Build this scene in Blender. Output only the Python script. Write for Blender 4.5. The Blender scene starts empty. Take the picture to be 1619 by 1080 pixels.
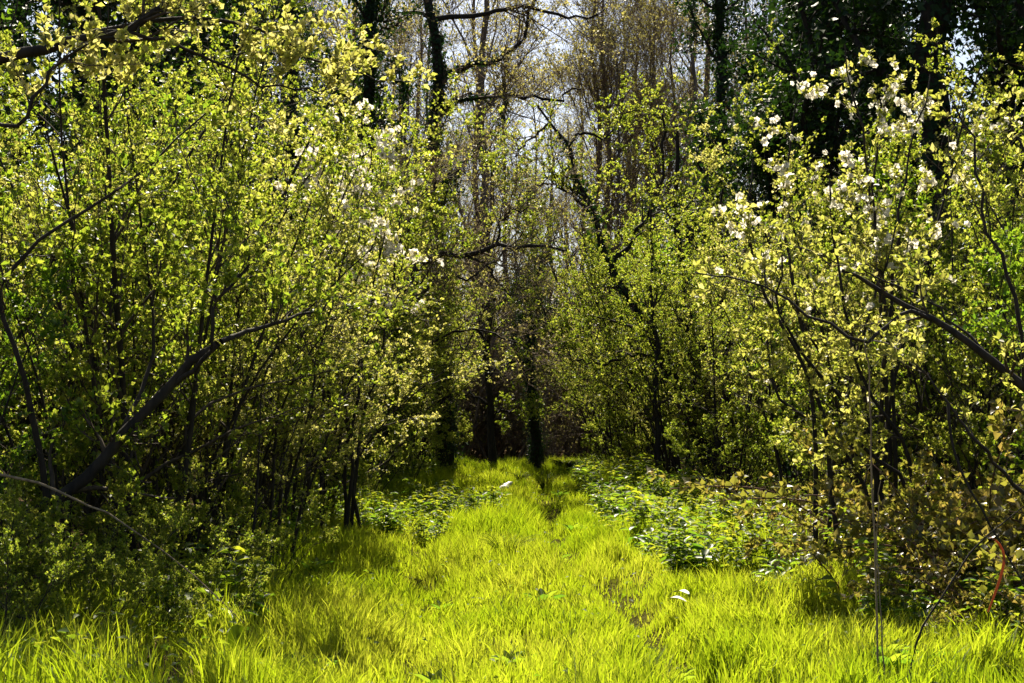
import bpy, math
import numpy as np
from mathutils import Vector, Matrix

# ------------------------------------------------------------------ camera, sky, sun, exposure
scene = bpy.context.scene
col = scene.collection
CAM_H, FPX, HOR = 1.5, 2250.0, 652.0            # eye height, focal length in photo pixels, horizon row
PITCH = math.atan((HOR - 540.0) / FPX)
cd = bpy.data.cameras.new('camera'); cam = bpy.data.objects.new('camera', cd); col.objects.link(cam)
cam.location = (0, 0, CAM_H); cam.rotation_euler = (math.pi / 2 + PITCH, 0, 0)
cd.sensor_width = 36.0; cd.lens = 36.0 * FPX / 1619.0; cd.clip_start = 0.05; cd.clip_end = 2000
scene.camera = cam

SUN_EL, SUN_AZ = math.radians(50), math.radians(-5)     # azimuth from +Y (ahead), negative = left
world = bpy.data.worlds.new('World'); scene.world = world; world.use_nodes = True
wn = world.node_tree.nodes; wn.clear()
sky = wn.new('ShaderNodeTexSky'); sky.sky_type = 'NISHITA'; sky.sun_disc = False
sky.sun_elevation = SUN_EL; sky.sun_rotation = SUN_AZ; sky.air_density = 1.0; sky.dust_density = 2.0
bg = wn.new('ShaderNodeBackground'); bg.inputs[1].default_value = 0.065
wo = wn.new('ShaderNodeOutputWorld')
world.node_tree.links.new(sky.outputs[0], bg.inputs[0]); world.node_tree.links.new(bg.outputs[0], wo.inputs[0])
sd = bpy.data.lights.new('sun', 'SUN'); sd.energy = 5.0; sd.angle = math.radians(0.5); sd.color = (1.0, 0.91, 0.72)
sun = bpy.data.objects.new('sun', sd); col.objects.link(sun)
sdir = Vector((math.sin(SUN_AZ) * math.cos(SUN_EL), math.cos(SUN_AZ) * math.cos(SUN_EL), math.sin(SUN_EL)))
sun.rotation_euler = sdir.to_track_quat('Z', 'Y').to_euler(); sun.location = (0, 20, 40)

vs = scene.view_settings
scene.display_settings.display_device = 'sRGB'
vs.view_transform = 'Standard'; vs.look = 'None'; vs.gamma = 1.0; vs.use_curve_mapping = False
vs.exposure = 1.28
cy = scene.cycles
cy.max_bounces = 3; cy.diffuse_bounces = 2; cy.glossy_bounces = 2; cy.transmission_bounces = 3
cy.transparent_max_bounces = 4; cy.caustics_reflective = False; cy.caustics_refractive = False
cy.use_denoising = True; cy.use_adaptive_sampling = True; cy.adaptive_threshold = 0.02
cy.sample_clamp_indirect = 4.0

# ------------------------------------------------------------------ helpers
UP = np.array([0, 0, 1.0])
def nrm(a): return a / np.maximum(np.linalg.norm(a, axis=-1, keepdims=True), 1e-9)
def W(x, y, d):
    """photo pixel (x, y) at ground distance d -> world point"""
    a, b = (x - 809.5) / FPX, (540.0 - y) / FPX
    c, s = math.cos(PITCH), math.sin(PITCH)
    yy, zz = c - s * b, s + c * b
    return np.array([a * d / yy, d, CAM_H + zz * d / yy])

def vnoise(x, y, scale, seed=0):
    x = np.asarray(x, float) / scale; y = np.asarray(y, float) / scale
    xi, yi = np.floor(x).astype(np.int64), np.floor(y).astype(np.int64)
    fx, fy = x - xi, y - yi
    fx, fy = fx * fx * (3 - 2 * fx), fy * fy * (3 - 2 * fy)
    def h(i, j):
        n = (i * 374761393 + j * 668265263 + seed * 1442695041) & 0x7fffffff
        n = ((n ^ (n >> 13)) * 1274126177) & 0x7fffffff
        return ((n ^ (n >> 16)) & 0xffff) / 65535.0
    return (h(xi, yi) * (1 - fx) * (1 - fy) + h(xi + 1, yi) * fx * (1 - fy) + h(xi, yi + 1) * (1 - fx) * fy + h(xi + 1, yi + 1) * fx * fy)

def track_c(y):  return np.interp(y, [0, 8, 15, 24, 38, 60], [0.1, 0.1, -0.15, -0.1, 0.35, 0.9])
def rut_r(y):    return np.interp(y, [0, 8, 9.7, 15.5, 23, 38], [1.25, 1.1, 0.95, 0.55, 0.45, 0.75])
def edge_l(y):   return np.interp(y, [0, 8, 13.6, 23, 38], [-1.2, -1.5, -2.2, -2.1, -1.4])
def edge_r(y):   return np.interp(y, [0, 8, 13.6, 26, 38], [3.2, 2.9, 2.3, 1.75, 1.7])
def ground_z(x, y):
    x = np.asarray(x, float); y = np.asarray(y, float)
    z = 0.10 * (vnoise(x, y, 3.0, 1) - .5) + 0.05 * (vnoise(x, y, 0.8, 2) - .5) + 0.025 * (vnoise(x, y, 0.25, 3) - .5)
    rr = rut_r(y); fade = np.clip((26 - y) / 8, .15, 1)
    z = z - fade * 0.13 * np.exp(-((x - rr) / 0.17) ** 2) - fade * 0.09 * np.exp(-((x - rr + 1.55) / 0.17) ** 2)
    z = z + 0.05 * np.exp(-((x - rr + 0.75) / 0.45) ** 2)
    out = np.maximum(np.maximum(edge_l(y) - x, x - edge_r(y)), 0)
    z = z + 0.22 * (1 - np.exp(-out / 1.2)) + 0.6 * np.clip((y - 60) / 120, 0, 1)
    return z

def new_mesh(name, verts, faces, attrs=None, smooth=True):
    """faces: list of int arrays (N,k)"""
    me = bpy.data.meshes.new(name)
    verts = np.ascontiguousarray(verts, np.float32)
    me.vertices.add(len(verts)); me.vertices.foreach_set('co', verts.ravel())
    faces = [f for f in faces if len(f)]
    loops = np.concatenate([f.ravel() for f in faces]).astype(np.int32)
    sizes = np.concatenate([np.full(len(f), f.shape[1]) for f in faces]).astype(np.int32)
    starts = np.concatenate([[0], np.cumsum(sizes)[:-1]]).astype(np.int32)
    me.loops.add(len(loops)); me.loops.foreach_set('vertex_index', loops)
    me.polygons.add(len(sizes)); me.polygons.foreach_set('loop_start', starts); me.polygons.foreach_set('loop_total', sizes)
    me.update(calc_edges=True)
    if smooth: me.polygons.foreach_set('use_smooth', np.ones(len(sizes), bool))
    for k, v in (attrs or {}).items():
        a = me.attributes.new(k, 'FLOAT', 'POINT'); a.data.foreach_set('value', np.ascontiguousarray(v, np.float32))
    return me

def obj(name, me, m, parent=None, kind=None):
    o = bpy.data.objects.new(name, me); col.objects.link(o)
    if me is not None and m is not None and not me.materials: me.materials.append(m)
    if parent is not None: o.parent = parent
    if kind: o['kind'] = kind
    return o
def tag(o, label, cat, group=None):
    o['label'] = label; o['category'] = cat
    if group: o['group'] = group
    return o
def thing(name, label, cat, loc=(0, 0, 0), rz=0.0, sc=1.0, group=None):
    o = bpy.data.objects.new(name, None); col.objects.link(o); o.empty_display_size = .2
    o.location = tuple(float(v) for v in loc); o.rotation_euler = (0, 0, rz); o.scale = (sc, sc, sc)
    return tag(o, label, cat, group)
def dup(root, loc, rz, sc, label=None, group=None, tilt=(0, 0)):
    r = root.copy(); col.objects.link(r)
    r.location = tuple(float(v) for v in loc); r.rotation_euler = (tilt[0], tilt[1], rz)
    r.scale = tuple(sc) if hasattr(sc, '__len__') else (sc, sc, sc)
    if label: r['label'] = label
    if group: r['group'] = group
    for ch in KIDS.get(root.name, ()):
        c = ch.copy(); col.objects.link(c); c.parent = r
    return r
KIDS = {}

# ------------------------------------------------------------------ growing wood: arrays of polylines (B, n, 3) and radii (B, n)
def resample(pts, n):
    """Catmull-Rom through pts, n points"""
    p = np.asarray(pts, float); k = len(p)
    q = np.vstack([2 * p[0] - p[1], p, 2 * p[-1] - p[-2]])
    t = np.linspace(0, k - 1 - 1e-6, n); i = t.astype(int); f = (t - i)[:, None]
    a, b, c, d = q[i], q[i + 1], q[i + 2], q[i + 3]
    return .5 * (2 * b + (c - a) * f + (2 * a - 5 * b + 4 * c - d) * f ** 2 + (3 * b - a - 3 * c + d) * f ** 3)

def tangents(P):
    T = np.empty_like(P); T[:, 1:-1] = P[:, 2:] - P[:, :-2]; T[:, 0] = P[:, 1] - P[:, 0]; T[:, -1] = P[:, -1] - P[:, -2]
    return nrm(T)

def shoots(rng, P, R, m, t0, t1, L, ang, up, grav, wig, n, rr, rmin, taper=.75):
    """m side shoots on every polyline"""
    B, n0, _ = P.shape
    idx = np.repeat(np.arange(B), m); N = len(idx)
    t = rng.uniform(t0, t1, N) * (n0 - 1); i = np.minimum(t.astype(int), n0 - 2); f = (t - i)
    base = P[idx, i] * (1 - f[:, None]) + P[idx, i + 1] * f[:, None]
    tan = nrm(P[idx, i + 1] - P[idx, i]); rad = R[idx, i] * (1 - f) + R[idx, i + 1] * f
    perp = rng.normal(size=(N, 3)); perp -= (perp * tan).sum(1, keepdims=True) * tan; perp = nrm(perp)
    a = np.radians(rng.normal(ang, ang * .25, N))[:, None]
    d = nrm(tan * np.cos(a) + perp * np.sin(a) + UP * up)
    ln = rng.uniform(L[0], L[1], N) * (1 - .45 * (t / (n0 - 1)))
    st = (ln / (n - 1))[:, None]
    out = np.empty((N, n, 3)); out[:, 0] = base
    for j in range(1, n):
        d = nrm(d + rng.normal(size=(N, 3)) * wig + UP * grav)
        out[:, j] = out[:, j - 1] + d * st
    r0 = np.maximum(rad * rr, rmin)
    r = r0[:, None] * (1 - taper * np.linspace(0, 1, n))[None]
    return out, np.maximum(r, rmin * .45)

def tube_arrays(P, R, sides):
    B, n, _ = P.shape
    T = tangents(P)
    ref = np.where(np.abs(T[..., 2:3]) > .9, np.array([1.0, 0, 0]), UP)
    X = nrm(np.cross(T, ref)); Y = np.cross(T, X)
    a = np.linspace(0, 2 * np.pi, sides, endpoint=False)
    V = P[:, :, None] + R[:, :, None, None] * (X[:, :, None] * np.cos(a)[:, None] + Y[:, :, None] * np.sin(a)[:, None])
    b = np.arange(B)[:, None, None] * n * sides; j = np.arange(n - 1)[None, :, None] * sides; k = np.arange(sides)[None, None]
    k2 = (k + 1) % sides
    F = np.stack([b + j + k, b + j + k2, b + j + sides + k2, b + j + sides + k], -1).reshape(-1, 4)
    return V.reshape(-1, 3), F
def tubes(name, sets, m, parent=None, kind=None):
    VV, FF, off = [], [], 0
    for P, R, s in sets:
        v, f = tube_arrays(P, R, s); VV.append(v); FF.append(f + off); off += len(v)
    return obj(name, new_mesh(name, np.vstack(VV), FF), m, parent, kind)
def gnarl(rng, P, R, amt):
    R2 = R * (1 + amt * (rng.random(R.shape) - .5)); return P, R2

# ------------------------------------------------------------------ leaves
LEAF4 = (np.array([[0, 0, 0], [-.5, .42, .14], [0, .5, -.02], [.5, .42, .14], [0, 1, -.10]]), np.array([[0, 2, 4, 1], [0, 3, 4, 2]]))
LEAF2 = (np.array([[0, 0, 0], [-.5, .45, .1], [0, 1, 0], [.5, .45, .1]]), np.array([[0, 3, 2, 1]]))
IVY = (np.array([[0, 0, 0], [-.6, .15, .06], [-.28, .5, .05], [0, 1, -.08], [.28, .5, .05], [.6, .15, .06]]), np.array([[0, 5, 4, 3], [0, 3, 2, 1]]))
LONG = (np.array([[0, 0, 0], [-.42, .28, .10], [-.5, .5, .12], [-.25, .8, .02], [0, 1, -.16], [.25, .8, .02], [.5, .5, .12], [.42, .28, .10], [0, .5, -.03]]),
        np.array([[0, 8, 2, 1], [8, 4, 3, 2], [0, 7, 6, 8], [8, 6, 5, 4]]))

def place_leaves(pos, dirs, nor, size, wid, tmpl, tint):
    tv, tf = tmpl
    nor = nrm(nor - (nor * dirs).sum(1, keepdims=True) * dirs); side = np.cross(dirs, nor)
    s = size[:, None, None]
    V = pos[:, None] + s * (tv[None, :, 0:1] * wid * side[:, None] + tv[None, :, 1:2] * dirs[:, None] + tv[None, :, 2:3] * nor[:, None])
    F = (np.arange(len(pos))[:, None, None] * len(tv) + tf[None]).reshape(-1, tf.shape[1])
    return V.reshape(-1, 3), F, np.repeat(tint, len(tv))

def leaf_points(rng, P, m, c, t0=.1, t1=1., up=.45, flat=.8, spread=.9):
    """m nodes on every twig, c leaves in a rosette on each node"""
    B, n, _ = P.shape
    idx = np.repeat(np.arange(B), m); N = len(idx)
    t = rng.uniform(t0, t1, N) * (n - 1); i = np.minimum(t.astype(int), n - 2); f = (t - i)[:, None]
    base = P[idx, i] * (1 - f) + P[idx, i + 1] * f; tan = nrm(P[idx, i + 1] - P[idx, i])
    node_tint = rng.random(N)
    base, tan, nt = np.repeat(base, c, 0), np.repeat(tan, c, 0), np.repeat(node_tint, c)
    M = len(base)
    d = nrm(tan * .35 + rng.normal(size=(M, 3)) * spread * .6 + UP * up)
    nor = nrm(UP * flat + rng.normal(size=(M, 3)) * .55)
    pos = base + rng.normal(size=(M, 3)) * .008
    return pos, d, nor, np.clip(nt * .6 + rng.random(M) * .4, 0, 1)

def leaf_mesh(name, rng, packs, size, wid, tmpl):
    pos = np.vstack([p[0] for p in packs]); d = np.vstack([p[1] for p in packs]); nor = np.vstack([p[2] for p in packs]); t = np.concatenate([p[3] for p in packs])
    s = rng.uniform(size[0], size[1], len(pos)) * (0.75 + .5 * rng.random(len(pos)))
    V, F, tt = place_leaves(pos, d, nor, s, wid, tmpl, t)
    return new_mesh(name, V, [F], {'tint': tt})

# ------------------------------------------------------------------ materials
def mat(name):
    m = bpy.data.materials.new(name); m.use_nodes = True; nt = m.node_tree; nt.nodes.clear()
    return m, nt, nt.nodes, nt.links
def ramp(N, cols):
    r = N.new('ShaderNodeValToRGB'); e = r.color_ramp.elements
    e[0].position, e[0].color = cols[0][0], (*cols[0][1], 1); e[1].position, e[1].color = cols[-1][0], (*cols[-1][1], 1)
    for p, c in cols[1:-1]:
        k = e.new(p); k.color = (*c, 1)
    return r
def leaf_mat(name, refl, trans, fac=.5, rough=.4, spec=.4, objvar=.25):
    """refl / trans: three colours over the per-leaf tint"""
    m, nt, N, L = mat(name)
    at = N.new('ShaderNodeAttribute'); at.attribute_name = 'tint'
    oi = N.new('ShaderNodeObjectInfo')
    ma = N.new('ShaderNodeMath'); ma.operation = 'MULTIPLY_ADD'; ma.inputs[1].default_value = objvar; ma.inputs[2].default_value = -objvar * .5
    L.new(oi.outputs['Random'], ma.inputs[0])
    ad = N.new('ShaderNodeMath'); ad.operation = 'ADD'; ad.use_clamp = True
    L.new(at.outputs['Fac'], ad.inputs[0]); L.new(ma.outputs[0], ad.inputs[1])
    r1 = ramp(N, [(0, refl[0]), (.5, refl[1]), (1, refl[2])]); r2 = ramp(N, [(0, trans[0]), (.5, trans[1]), (1, trans[2])])
    L.new(ad.outputs[0], r1.inputs[0]); L.new(ad.outputs[0], r2.inputs[0])
    p = N.new('ShaderNodeBsdfPrincipled'); p.inputs['Roughness'].default_value = rough; p.inputs['Specular IOR Level'].default_value = spec
    L.new(r1.outputs[0], p.inputs['Base Color'])
    t = N.new('ShaderNodeBsdfTranslucent'); L.new(r2.outputs[0], t.inputs[0])
    mx = N.new('ShaderNodeMixShader'); mx.inputs[0].default_value = fac
    L.new(p.outputs[0], mx.inputs[1]); L.new(t.outputs[0], mx.inputs[2])
    o = N.new('ShaderNodeOutputMaterial'); L.new(mx.outputs[0], o.inputs[0])
    return m
def bark_mat(name, c0, c1, scale=18, bump=.5):
    m, nt, N, L = mat(name)
    tc = N.new('ShaderNodeTexCoord'); mp = N.new('ShaderNodeMapping'); mp.inputs['Scale'].default_value = (1, 1, .3); L.new(tc.outputs['Object'], mp.inputs[0])
    n1 = N.new('ShaderNodeTexNoise'); n1.inputs['Scale'].default_value = scale; n1.inputs['Detail'].default_value = 5; L.new(mp.outputs[0], n1.inputs[0])
    r = ramp(N, [(.3, c0), (.7, c1)]); L.new(n1.outputs[0], r.inputs[0])
    p = N.new('ShaderNodeBsdfPrincipled'); p.inputs['Roughness'].default_value = .85; p.inputs['Specular IOR Level'].default_value = .3
    b = N.new('ShaderNodeBump'); b.inputs['Strength'].default_value = bump; b.inputs['Distance'].default_value = .02
    L.new(n1.outputs[0], b.inputs['Height']); L.new(b.outputs[0], p.inputs['Normal']); L.new(r.outputs[0], p.inputs['Base Color'])
    o = N.new('ShaderNodeOutputMaterial'); L.new(p.outputs[0], o.inputs[0])
    return m
def plain_mat(name, c, rough=.6, trans=None, fac=.4):
    m, nt, N, L = mat(name)
    n1 = N.new('ShaderNodeTexNoise'); n1.inputs['Scale'].default_value = 30
    tc = N.new('ShaderNodeTexCoord'); L.new(tc.outputs['Object'], n1.inputs[0])
    r = ramp(N, [(.3, tuple(v * .7 for v in c)), (.7, c)]); L.new(n1.outputs[0], r.inputs[0])
    p = N.new('ShaderNodeBsdfPrincipled'); p.inputs['Roughness'].default_value = rough; L.new(r.outputs[0], p.inputs['Base Color'])
    o = N.new('ShaderNodeOutputMaterial')
    if trans:
        t = N.new('ShaderNodeBsdfTranslucent'); t.inputs[0].default_value = (*trans, 1)
        mx = N.new('ShaderNodeMixShader'); mx.inputs[0].default_value = fac
        L.new(p.outputs[0], mx.inputs[1]); L.new(t.outputs[0], mx.inputs[2]); L.new(mx.outputs[0], o.inputs[0])
    else: L.new(p.outputs[0], o.inputs[0])
    return m

M = {}
M['spring'] = leaf_mat('spring_leaf', [(.05, .085, .012), (.08, .11, .014), (.12, .13, .02)], [(.20, .33, .02), (.42, .50, .035), (.70, .66, .13)], .58, .42)
M['pale'] = leaf_mat('pale_spring_leaf', [(.08, .10, .018), (.11, .125, .022), (.15, .14, .04)], [(.34, .40, .04), (.58, .57, .10), (.82, .74, .28)], .58, .45)
M['green'] = leaf_mat('green_leaf', [(.03, .065, .010), (.05, .085, .012), (.08, .11, .016)], [(.14, .30, .015), (.27, .42, .02), (.45, .55, .03)], .56, .42)
M['ivy'] = leaf_mat('ivy_leaf', [(.012, .028, .008), (.018, .04, .010), (.03, .055, .014)], [(.02, .06, .006), (.03, .08, .008), (.05, .11, .01)], .25, .5, .15)
M['bramble'] = leaf_mat('bramble_leaf', [(.05, .06, .014), (.085, .075, .018), (.13, .09, .03)], [(.24, .28, .02), (.40, .38, .05), (.54, .38, .09)], .45, .36, .6)
M['herb'] = leaf_mat('herb_leaf', [(.035, .075, .010), (.05, .095, .012), (.085, .12, .018)], [(.17, .30, .012), (.32, .42, .018), (.50, .52, .03)], .55, .55, .2)
M['grass'] = leaf_mat('grass_blade', [(.05, .10, .008), (.085, .13, .010), (.16, .15, .03)], [(.24, .40, .010), (.42, .54, .012), (.58, .62, .04)], .55, .5, .2)
M['bud'] = leaf_mat('bud_leaf', [(.10, .085, .02), (.14, .11, .03), (.19, .14, .06)], [(.34, .33, .06), (.46, .42, .10), (.58, .50, .20)], .5, .5)
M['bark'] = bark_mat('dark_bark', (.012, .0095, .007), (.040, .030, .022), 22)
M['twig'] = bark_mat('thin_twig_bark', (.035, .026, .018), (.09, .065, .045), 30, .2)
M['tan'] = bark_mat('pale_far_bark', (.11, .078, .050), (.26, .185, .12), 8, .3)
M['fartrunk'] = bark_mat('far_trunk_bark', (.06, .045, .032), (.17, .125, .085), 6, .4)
M['dry'] = bark_mat('dry_stalk', (.14, .10, .055), (.30, .22, .13), 30, .2)
M['petal'] = plain_mat('blossom_petal', (.86, .82, .74), .6, (.92, .87, .74), .62)

# ------------------------------------------------------------------ ground
def build_ground():
    xs = np.concatenate([np.linspace(-300, -40, 14), np.linspace(-36, -7, 40), np.arange(-6.8, 6.81, .1), np.linspace(7, 36, 40), np.linspace(40, 300, 14)])
    ys = np.concatenate([np.linspace(-60, 2, 20), np.arange(2.4, 7, .3), np.arange(7, 44, .14), np.linspace(44.5, 90, 60), np.linspace(95, 500, 20)])
    X, Y = np.meshgrid(xs, ys); Z = ground_z(X, Y)
    nx, ny = len(xs), len(ys); i = np.arange(nx * ny).reshape(ny, nx)
    F = np.stack([i[:-1, :-1], i[:-1, 1:], i[1:, 1:], i[1:, :-1]], -1).reshape(-1, 4)
    green = np.clip(np.minimum(X - edge_l(Y) + .3, edge_r(Y) + .4 - X) / .6, 0, 1) * np.clip((41 - Y) / 3, 0, 1)
    m, nt, N, L = mat('woodland_floor')
    tc = N.new('ShaderNodeTexCoord')
    n1 = N.new('ShaderNodeTexNoise'); n1.inputs['Scale'].default_value = 9; n1.inputs['Detail'].default_value = 6; L.new(tc.outputs['Object'], n1.inputs[0])
    vo = N.new('ShaderNodeTexVoronoi'); vo.inputs['Scale'].default_value = 26; L.new(tc.outputs['Object'], vo.inputs[0])
    lit = ramp(N, [(.0, (.030, .020, .012)), (.45, (.085, .058, .032)), (1., (.20, .145, .085))]); L.new(vo.outputs['Color'], lit.inputs[0])
    soil = ramp(N, [(.3, (.030, .028, .008)), (.7, (.075, .070, .018))]); L.new(n1.outputs[0], soil.inputs[0])
    at = N.new('ShaderNodeAttribute'); at.attribute_name = 'turf'
    mx = N.new('ShaderNodeMix'); mx.data_type = 'RGBA'; L.new(at.outputs['Fac'], mx.inputs[0]); L.new(lit.outputs[0], mx.inputs[6]); L.new(soil.outputs[0], mx.inputs[7])
    p = N.new('ShaderNodeBsdfPrincipled'); p.inputs['Roughness'].default_value = 1.; p.inputs['Specular IOR Level'].default_value = .0
    b = N.new('ShaderNodeBump'); b.inputs['Strength'].default_value = .7; b.inputs['Distance'].default_value = .03
    L.new(vo.outputs['Distance'], b.inputs['Height']); L.new(b.outputs[0], p.inputs['Normal']); L.new(mx.outputs[2], p.inputs['Base Color'])
    o = N.new('ShaderNodeOutputMaterial'); L.new(p.outputs[0], o.inputs[0])
    me = new_mesh('ground', np.stack([X, Y, Z], -1).reshape(-1, 3), [F], {'turf': green.ravel()})
    obj('ground', me, m, kind='structure')
build_ground()

# ------------------------------------------------------------------ shrubs of the thicket (prototypes, then copies)
def shrub(seed, name, h, nst, lean, leafsize, lm, wid=.72, tmpl=LEAF4, dens=(7, 6, 6, 5), low=.18, bark='bark', keep_low=.5, spread=.55, straight=.06, rosette=4):
    """multi-stemmed shrub: stems, limbs, twigs, leaf rosettes. returns (child builders)"""
    rng = np.random.default_rng(seed)
    n = 14; stems = np.empty((nst, n, 3))
    az = np.linspace(0, 2 * np.pi, nst, endpoint=False) + rng.uniform(0, .7, nst)
    stems[:, 0] = np.stack([np.cos(az), np.sin(az), np.full(nst, -.4)], -1) * rng.uniform(.08, .3, nst)[:, None]
    stems[:, 0, 2] = -.12
    d = nrm(np.stack([np.cos(az) * lean, np.sin(az) * lean, np.ones(nst)], -1) + rng.normal(size=(nst, 3)) * .10)
    hs = h * rng.uniform(.7, 1.05, nst)
    for j in range(1, n):
        d = nrm(d + rng.normal(size=(nst, 3)) * straight + np.stack([np.cos(az), np.sin(az), np.zeros(nst)], -1) * .025 * lean)
        stems[:, j] = stems[:, j - 1] + d * (hs / (n - 1))[:, None]
    R = (hs * .0052 * rng.uniform(.7, 1.4, nst))[:, None] * np.linspace(1, .22, n)[None]
    b1, r1 = shoots(rng, stems, R, dens[0], low, .98, (h * .16, h * .36), 48, .25, .03, .12, 9, .6, .004)
    b2, r2 = shoots(rng, b1, r1, dens[1], .15, 1., (h * .07, h * .15), 45, .2, .02, .16, 6, .6, .0022)
    tw = np.vstack([b1[:, ::2], ]) if False else b2
    packs = [leaf_points(rng, b2, dens[2], rosette), leaf_points(rng, b1, dens[3], rosette, .25)]
    st2 = stems[:, 4:]
    packs.append(leaf_points(rng, st2, 10, rosette, .2))
    # thin out low leaves so that the bare stems show
    out = []
    for p in packs:
        q = p[0]; cl = .5 * vnoise(q[:, 0] + .6 * q[:, 2], q[:, 1] + .8 * q[:, 2], .40, seed) + .5 * vnoise(q[:, 0] - .7 * q[:, 1], q[:, 2] + 9, .40, seed + 50)
        k = rng.random(len(q)) < np.clip(keep_low + (q[:, 2] / h - .12) * 2.6, keep_low, 1) * np.clip((cl - .33) * 5.5, .06, 1)
        out.append(tuple(a[k] for a in p))
    root = thing(name, 'shrub', 'shrub')
    kids = []
    for s in range(nst):
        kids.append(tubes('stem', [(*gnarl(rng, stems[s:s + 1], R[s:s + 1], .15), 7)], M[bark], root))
    kids.append(tubes('branching', [(b1, r1, 4), (b2, r2, 3)], M['twig'], root, 'stuff'))
    kids.append(obj('foliage', leaf_mesh('foliage', rng, out, leafsize, wid, tmpl), M[lm], root, 'stuff'))
    KIDS[root.name] = kids
    return root, b2

protos, twigs = {}, {}
SH = dict(
    a=dict(seed=11, name='hawthorn_shrub', h=5.0, nst=7, lean=.30, leafsize=(.027, .042), lm='spring', dens=(12, 10, 7, 7), rosette=5),
    b=dict(seed=12, name='hazel_shrub', h=5.6, nst=8, lean=.24, leafsize=(.030, .047), lm='spring', wid=.8, dens=(12, 9, 7, 7), straight=.04, rosette=5),
    c=dict(seed=13, name='blackthorn_shrub', h=4.6, nst=6, lean=.38, leafsize=(.024, .037), lm='pale', dens=(12, 11, 7, 7), rosette=5),
    d=dict(seed=14, name='elder_shrub', h=3.6, nst=7, lean=.42, leafsize=(.038, .060), lm='green', wid=.6, dens=(10, 9, 6, 5), keep_low=.8, low=.08),
    e=dict(seed=15, name='sapling', h=4.8, nst=4, lean=.12, leafsize=(.027, .042), lm='spring', dens=(14, 8, 7, 6), straight=.025, low=.22, rosette=5),
    f=dict(seed=16, name='low_shrub', h=2.0, nst=8, lean=.55, leafsize=(.026, .042), lm='spring', dens=(9, 8, 6, 5), keep_low=1., low=.05),
)
for k, a in SH.items(): protos[k], twigs[k] = shrub(**a)

rngP = np.random.default_rng(77)
first = {}
def put(k, x, y, s, label, group, rz=None, z=None):
    rz = rngP.uniform(0, 6.28) if rz is None else rz
    zz = float(ground_z(x, y)) if z is None else z
    tl = rngP.normal(size=2) * .05
    if k not in first:
        first[k] = 1; r = protos[k]; r.location = (x, y, zz); r.rotation_euler = (tl[0], tl[1], rz); r.scale = (s, s, s); r['label'] = label; r['group'] = group
        return r
    return dup(protos[k], (x, y, zz), rz, (s, s, s * rngP.uniform(.92, 1.1)), label, group, tilt=tl)

TXT = dict(
    a='hawthorn shrub in fresh small leaf in the thicket on the %s side',
    b='tall hazel shrub with many upright stems in the thicket on the %s side',
    c='pale yellow-leaved blackthorn shrub in the thicket on the %s side',
    d='deep green broad elder bush low in the thicket on the %s side',
    e='slim upright sapling clump with bare lower stems on the %s side',
    f='knee to chest high leafy bush at the thicket foot on the %s side')
KN = dict(a='hawthorns', b='hazels', c='blackthorns', d='elders', e='saplings', f='low bushes')
SIDE = {-1: 'leaning dark limb', 1: 'ivy-clad trunk'}
ORD = 'first second third fourth fifth sixth seventh eighth ninth tenth eleventh twelfth thirteenth fourteenth fifteenth sixteenth seventeenth eighteenth nineteenth twentieth twenty-first twenty-second'.split()
FROM = {-1: 'the leaning dark limb', 1: 'the bramble mounds'}
def row(items, side):
    for k, x, y, s in items:
        same = sorted(q[2] for q in items if q[0] == k); i = same.index(y)
        if len(same) <= 22: lab = TXT2[k] % (ORD[i], FROM[side])
        else: lab = TXT[k] % SIDE[side]
        put(k, x, y, s, lab, '%s on the %s side' % (KN[k], SIDE[side]))
TXT2 = dict(
    a='hawthorn in fresh small leaf, %s such up the track from %s',
    b='tall many-stemmed hazel, %s such up the track from %s',
    c='pale yellow-leaved blackthorn, %s such up the track from %s',
    d='deep green broad elder, %s such up the track from %s',
    e='slim upright sapling clump, %s such up the track from %s',
    f='chest high leafy bush, %s such up the track from %s')
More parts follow.
